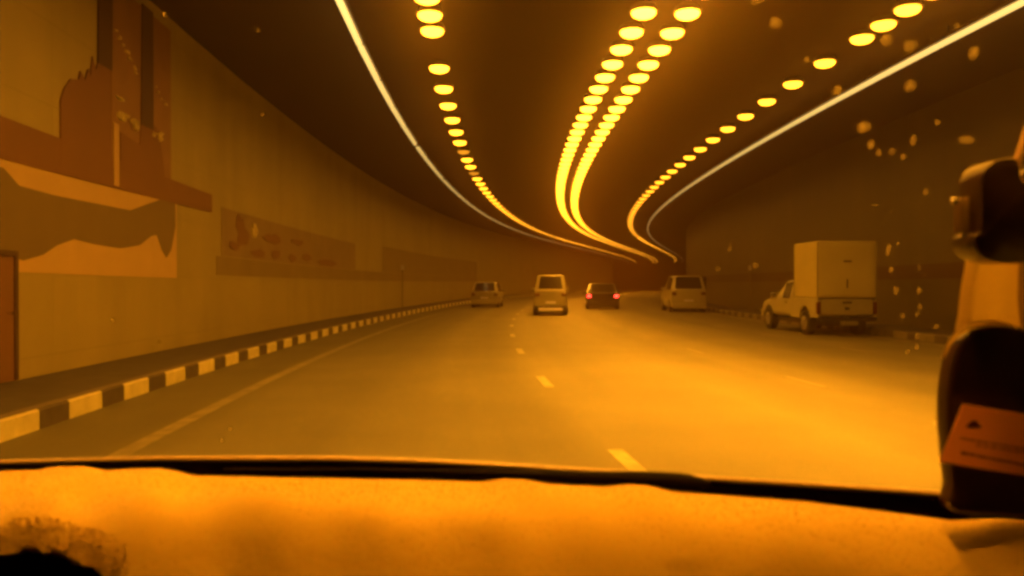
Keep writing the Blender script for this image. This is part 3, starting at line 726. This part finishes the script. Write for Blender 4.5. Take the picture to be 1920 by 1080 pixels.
bm = bmesh.new(); slab(bm, spline([(1793,640),(1794,590),(1798,550),(1805,510),(1815,470),(1850,462),(1880,465),(1880,560),(1880,640)], 3), DG+.02, .03); gpart('bracket', bm, M['amber'], bevel=.006, smooth=True)
bm = bmesh.new(); slab(bm, [(1882,465),(1965,465),(1965,660),(1882,660)], DG+.03, .02); gpart('bracket', bm, M['amber2'], bevel=.004)
bm = bmesh.new(); slab(bm, spline([(1797,360),(1800,335),(1815,316),(1840,308),(1858,309),(1864,325),(1867,348),(1878,352),(1893,350),(1905,330),(1918,318),(1960,310),(1985,380),(1980,450),(1950,478),(1905,487),(1860,496),(1820,492),(1795,480),(1784,462),(1785,445),(1796,438),(1798,400)], 3), DG-.03, .045); cl = gpart('clamp', bm, M['gadget'], bevel=.008, smooth=True)
bm = bmesh.new(); slab(bm, [(1786,375),(1800,370),(1800,440),(1787,440)], DG-.012, .02); gpart('side_key', bm, M['amber2'], bevel=.003)
bm = bmesh.new(); curve_tube(bm, [at(1886,372,DG+.01), at(1905,310,DG+.01), at(1940,205,DG+.01), at(1975,120,DG+.01)], .0042, 12); gpart('rod', bm, M['rod'], smooth=True)
bm = bmesh.new(); bmesh.ops.create_uvsphere(bm, u_segments=12, v_segments=8, radius=.004, matrix=Matrix.Translation(at(1789, 377, DG-.03))); gpart('stud', bm, M['chrome'], smooth=True)
# paper card tucked in front of it
M['card'] = mat('orange_card', (.85,.50,.28), .6, noise=.06, scale=15)
M['ink'] = mat('card_ink', (.14,.05,.03), .6)
cd = empty('paper_card', at(1850, 885, .80), 0, 'tilted orange paper card with small print leaning on the dark stand', 'card')
CL = Matrix.Translation(-cd.location)
def card_fn(u, v, t): return at(u, v, .815+.00012*(u-1762))+Vector((0, t, 0))
bm = bmesh.new(); prism(bm, [(1762,866),(1806,758),(1960,782),(1960,898)], card_fn, 0, .0015); o = obj('sheet', bm, M['card'], cd); o.matrix_parent_inverse = CL
bm = bmesh.new(); prism(bm, spline([(1811,800),(1817,793),(1823,789),(1830,789),(1834,795),(1840,800),(1834,802),(1817,802)], 3), card_fn, -.001, -.0003); o = obj('printed_mark', bm, M['ink'], cd); o.matrix_parent_inverse = CL
bm = bmesh.new(); g = random.Random(2)
def printed(x0, y0, x1, y1, hgt):
    x = x0
    while x < x1:
        w_ = g.uniform(5, 14); y = y0+(y1-y0)*(x-x0)/(x1-x0)
        sl = (y1-y0)/(x1-x0)
        prism(bm, [(x, y), (min(x+w_, x1), y+sl*w_), (min(x+w_, x1), y+sl*w_+hgt*g.uniform(.7,1.1)), (x, y+hgt*g.uniform(.7,1.1))], card_fn, -.001, -.0003); x += w_+g.uniform(2,4)
printed(1800, 820, 1955, 846, 3); printed(1830, 833, 1955, 853, 2.5); printed(1802, 846, 1955, 876, 6); 
o = obj('small_print', bm, M['ink'], cd); o.matrix_parent_inverse = CL

# ------------------------------------------------------------------ splashes dried on the windscreen
M['drop'] = mat('dried_splash', (.40,.34,.22), .45)
M['drop2'] = mat('pale_splash', (.75,.62,.50), .3)
def backlit(m, col, f):          # lets light from behind shine through, as wet dirt and thin paper do
    n, l = m.node_tree.nodes, m.node_tree.links
    t = n.new('ShaderNodeBsdfTranslucent'); t.inputs[0].default_value = (*col, 1)
    x = n.new('ShaderNodeMixShader'); x.inputs[0].default_value = f; o = n['Material Output']
    l.new(n['Principled BSDF'].outputs[0], x.inputs[1]); l.new(t.outputs[0], x.inputs[2]); l.new(x.outputs[0], o.inputs[0])
def clearer(m, f):               # a thin smear that lets part of the view through
    n, l = m.node_tree.nodes, m.node_tree.links
    o = n['Material Output']; src = o.inputs[0].links[0].from_socket
    t = n.new('ShaderNodeBsdfTransparent'); x = n.new('ShaderNodeMixShader'); x.inputs[0].default_value = f
    l.new(src, x.inputs[1]); l.new(t.outputs[0], x.inputs[2]); l.new(x.outputs[0], o.inputs[0])
backlit(M['drop'], (.80,.72,.45), .7); backlit(M['drop2'], (.95,.9,.7), .7); backlit(M['card'], (.90,.60,.35), .65)
backlit(M['amber'], (.98,.85,.4), .85); backlit(M['amber2'], (.5,.42,.25), .7)
clearer(M['drop'], .68)
def drop(px, py, rx, ry, mk, lab, grp):
    c = on_glass(px, py, .001); rt = wl; u_ = up.normalized(); nn = (-wn if wn.y > 0 else wn)
    k = c.y/F; bm = bmesh.new(); g = random.Random(int(px*7+py))
    N = 12; rim = []; mid = []
    for q in range(N):
        a = q*2*PI/N; jr = g.uniform(.8, 1.2)
        o1 = rt*math.cos(a)*rx*k*jr+u_*math.sin(a)*ry*k*jr*1.25
        rim.append(bm.verts.new(o1)); mid.append(bm.verts.new(o1*.6+nn*min(rx, ry)*k*.35))
    top = bm.verts.new(nn*min(rx, ry)*k*.45)
    for q in range(N):
        r_ = (q+1)%N; bm.faces.new((rim[q], rim[r_], mid[r_], mid[q])); bm.faces.new((mid[q], mid[r_], top))
    bm.faces.new(rim[::-1])
    o = obj('water_splash', bm, M[mk], smooth=True); o.location = c; tag(o, lab, 'splash', grp)
A_ = ('dull orange dried splash on the upper right of the windscreen', 'orange splashes on the upper glass')
B_ = ('tiny pale droplet in the trickle left of the gadget stand', 'droplets in the trickle')
D_ = ('tiny pale speck low on the left side of the windscreen', 'specks on the left glass')
E_ = ('tiny pale droplet on the glass in front of the dark stand base', 'droplets before the stand')
SPOT = {(1453,43): 'round tan splash between the double lamp row and the right single row', (1420,1): 'tan splash cut by the top edge, right of the double lamp row',
        (1660,75): 'flat tan splash just below the third lamp of the right single row', (1706,86): 'tan splash between the right single row and the right strip light',
        (1825,99): 'tan splash below the right strip light, nearest the top right corner', (1706,160): 'round tan splash just below the right strip light',
        (1619,238): 'largest tan splash, alone above the pickup box', (1570,171): 'small tan splash touching the right strip light',
        (1812,262): 'long flat tan splash above the dark clamp of the gadget stand', (1513,112): 'tiny reddish splash left of a lamp in the right single row'}
for x, y, a, b_ in ((1453,43,11,8),(1420,1,12,6),(1660,75,12,8),(1706,86,13,9),(1825,99,9,9),(1706,160,9,8),(1570,171,8,7),(1513,112,5,5),(1619,238,13,8),(1632,271,6,6),(1647,286,4,5),(1712,262,4,8),(1793,50,6,4),(1812,262,15,4),(1693,294,4,4),(1757,230,4,4),(1672,283,4,4)):
    drop(x, y, a, b_, 'drop', SPOT.get((x, y), A_[0]), A_[1])
for x, y, a, b_ in ((1735,360,4,6),(1665,468,4,10),(1670,505,4,5),(1679,545,3,8),(1722,545,4,6),(1724,575,3,6),(1718,590,3,5),(1692,592,5,4),(1719,630,4,4),(1701,659,5,5),(1718,650,4,5),(1417,497,4,5),(1640,384,6,2),(1368,467,3,3),(1346,504,3,3),(1683,455,3,3),(1755,612,7,3),(1723,500,2,5)):
    drop(x, y, a*.8, b_*.8, 'drop', *B_)
for x, y, a, b_ in ((417,825,4,5),(433,803,5,3),(212,600,4,3),(310,26,4,4),(299,640,3,3),(493,215,3,3),(485,57,3,3)): drop(x, y, a*.8, b_*.8, 'drop', *D_)
for x, y, a, b_ in ((1818,668,4,4),(1825,690,4,4),(1834,719,7,5),(1800,714,3,3),(1868,732,4,4),(1809,628,4,4),(1757,792,5,4),(1799,889,5,4),(1862,898,7,4)): drop(x, y, a*.8, b_*.8, 'drop2', *E_)

# ------------------------------------------------------------------ tunnel air
pts = [P(s, o, 0) for s in (S0, 0, 60, 120, 180, 240, 290, S1) for o in (WALL_L-1, WALL_R+1)]
x0, x1 = min(p.x for p in pts)-4, max(p.x for p in pts)+4; y0, y1 = min(p.y for p in pts)-4, max(p.y for p in pts)+4
bm = bmesh.new(); box(bm, x0, x1, y0, y1, -3.0, H_CEIL+2.2)
hz = bpy.data.materials.new('tunnel_haze'); hz.use_nodes = True; n = hz.node_tree.nodes; n.clear()
pv = n.new('ShaderNodeVolumePrincipled'); pv.inputs['Density'].default_value = HAZE_DENSITY; pv.inputs['Color'].default_value = (.19,.09,.02,1); pv.inputs['Anisotropy'].default_value = .9
out = n.new('ShaderNodeOutputMaterial'); hz.node_tree.links.new(pv.outputs[0], out.inputs['Volume'])
tag(obj('haze', bm, hz), 'brown exhaust haze filling the tunnel', 'haze', kind='stuff')
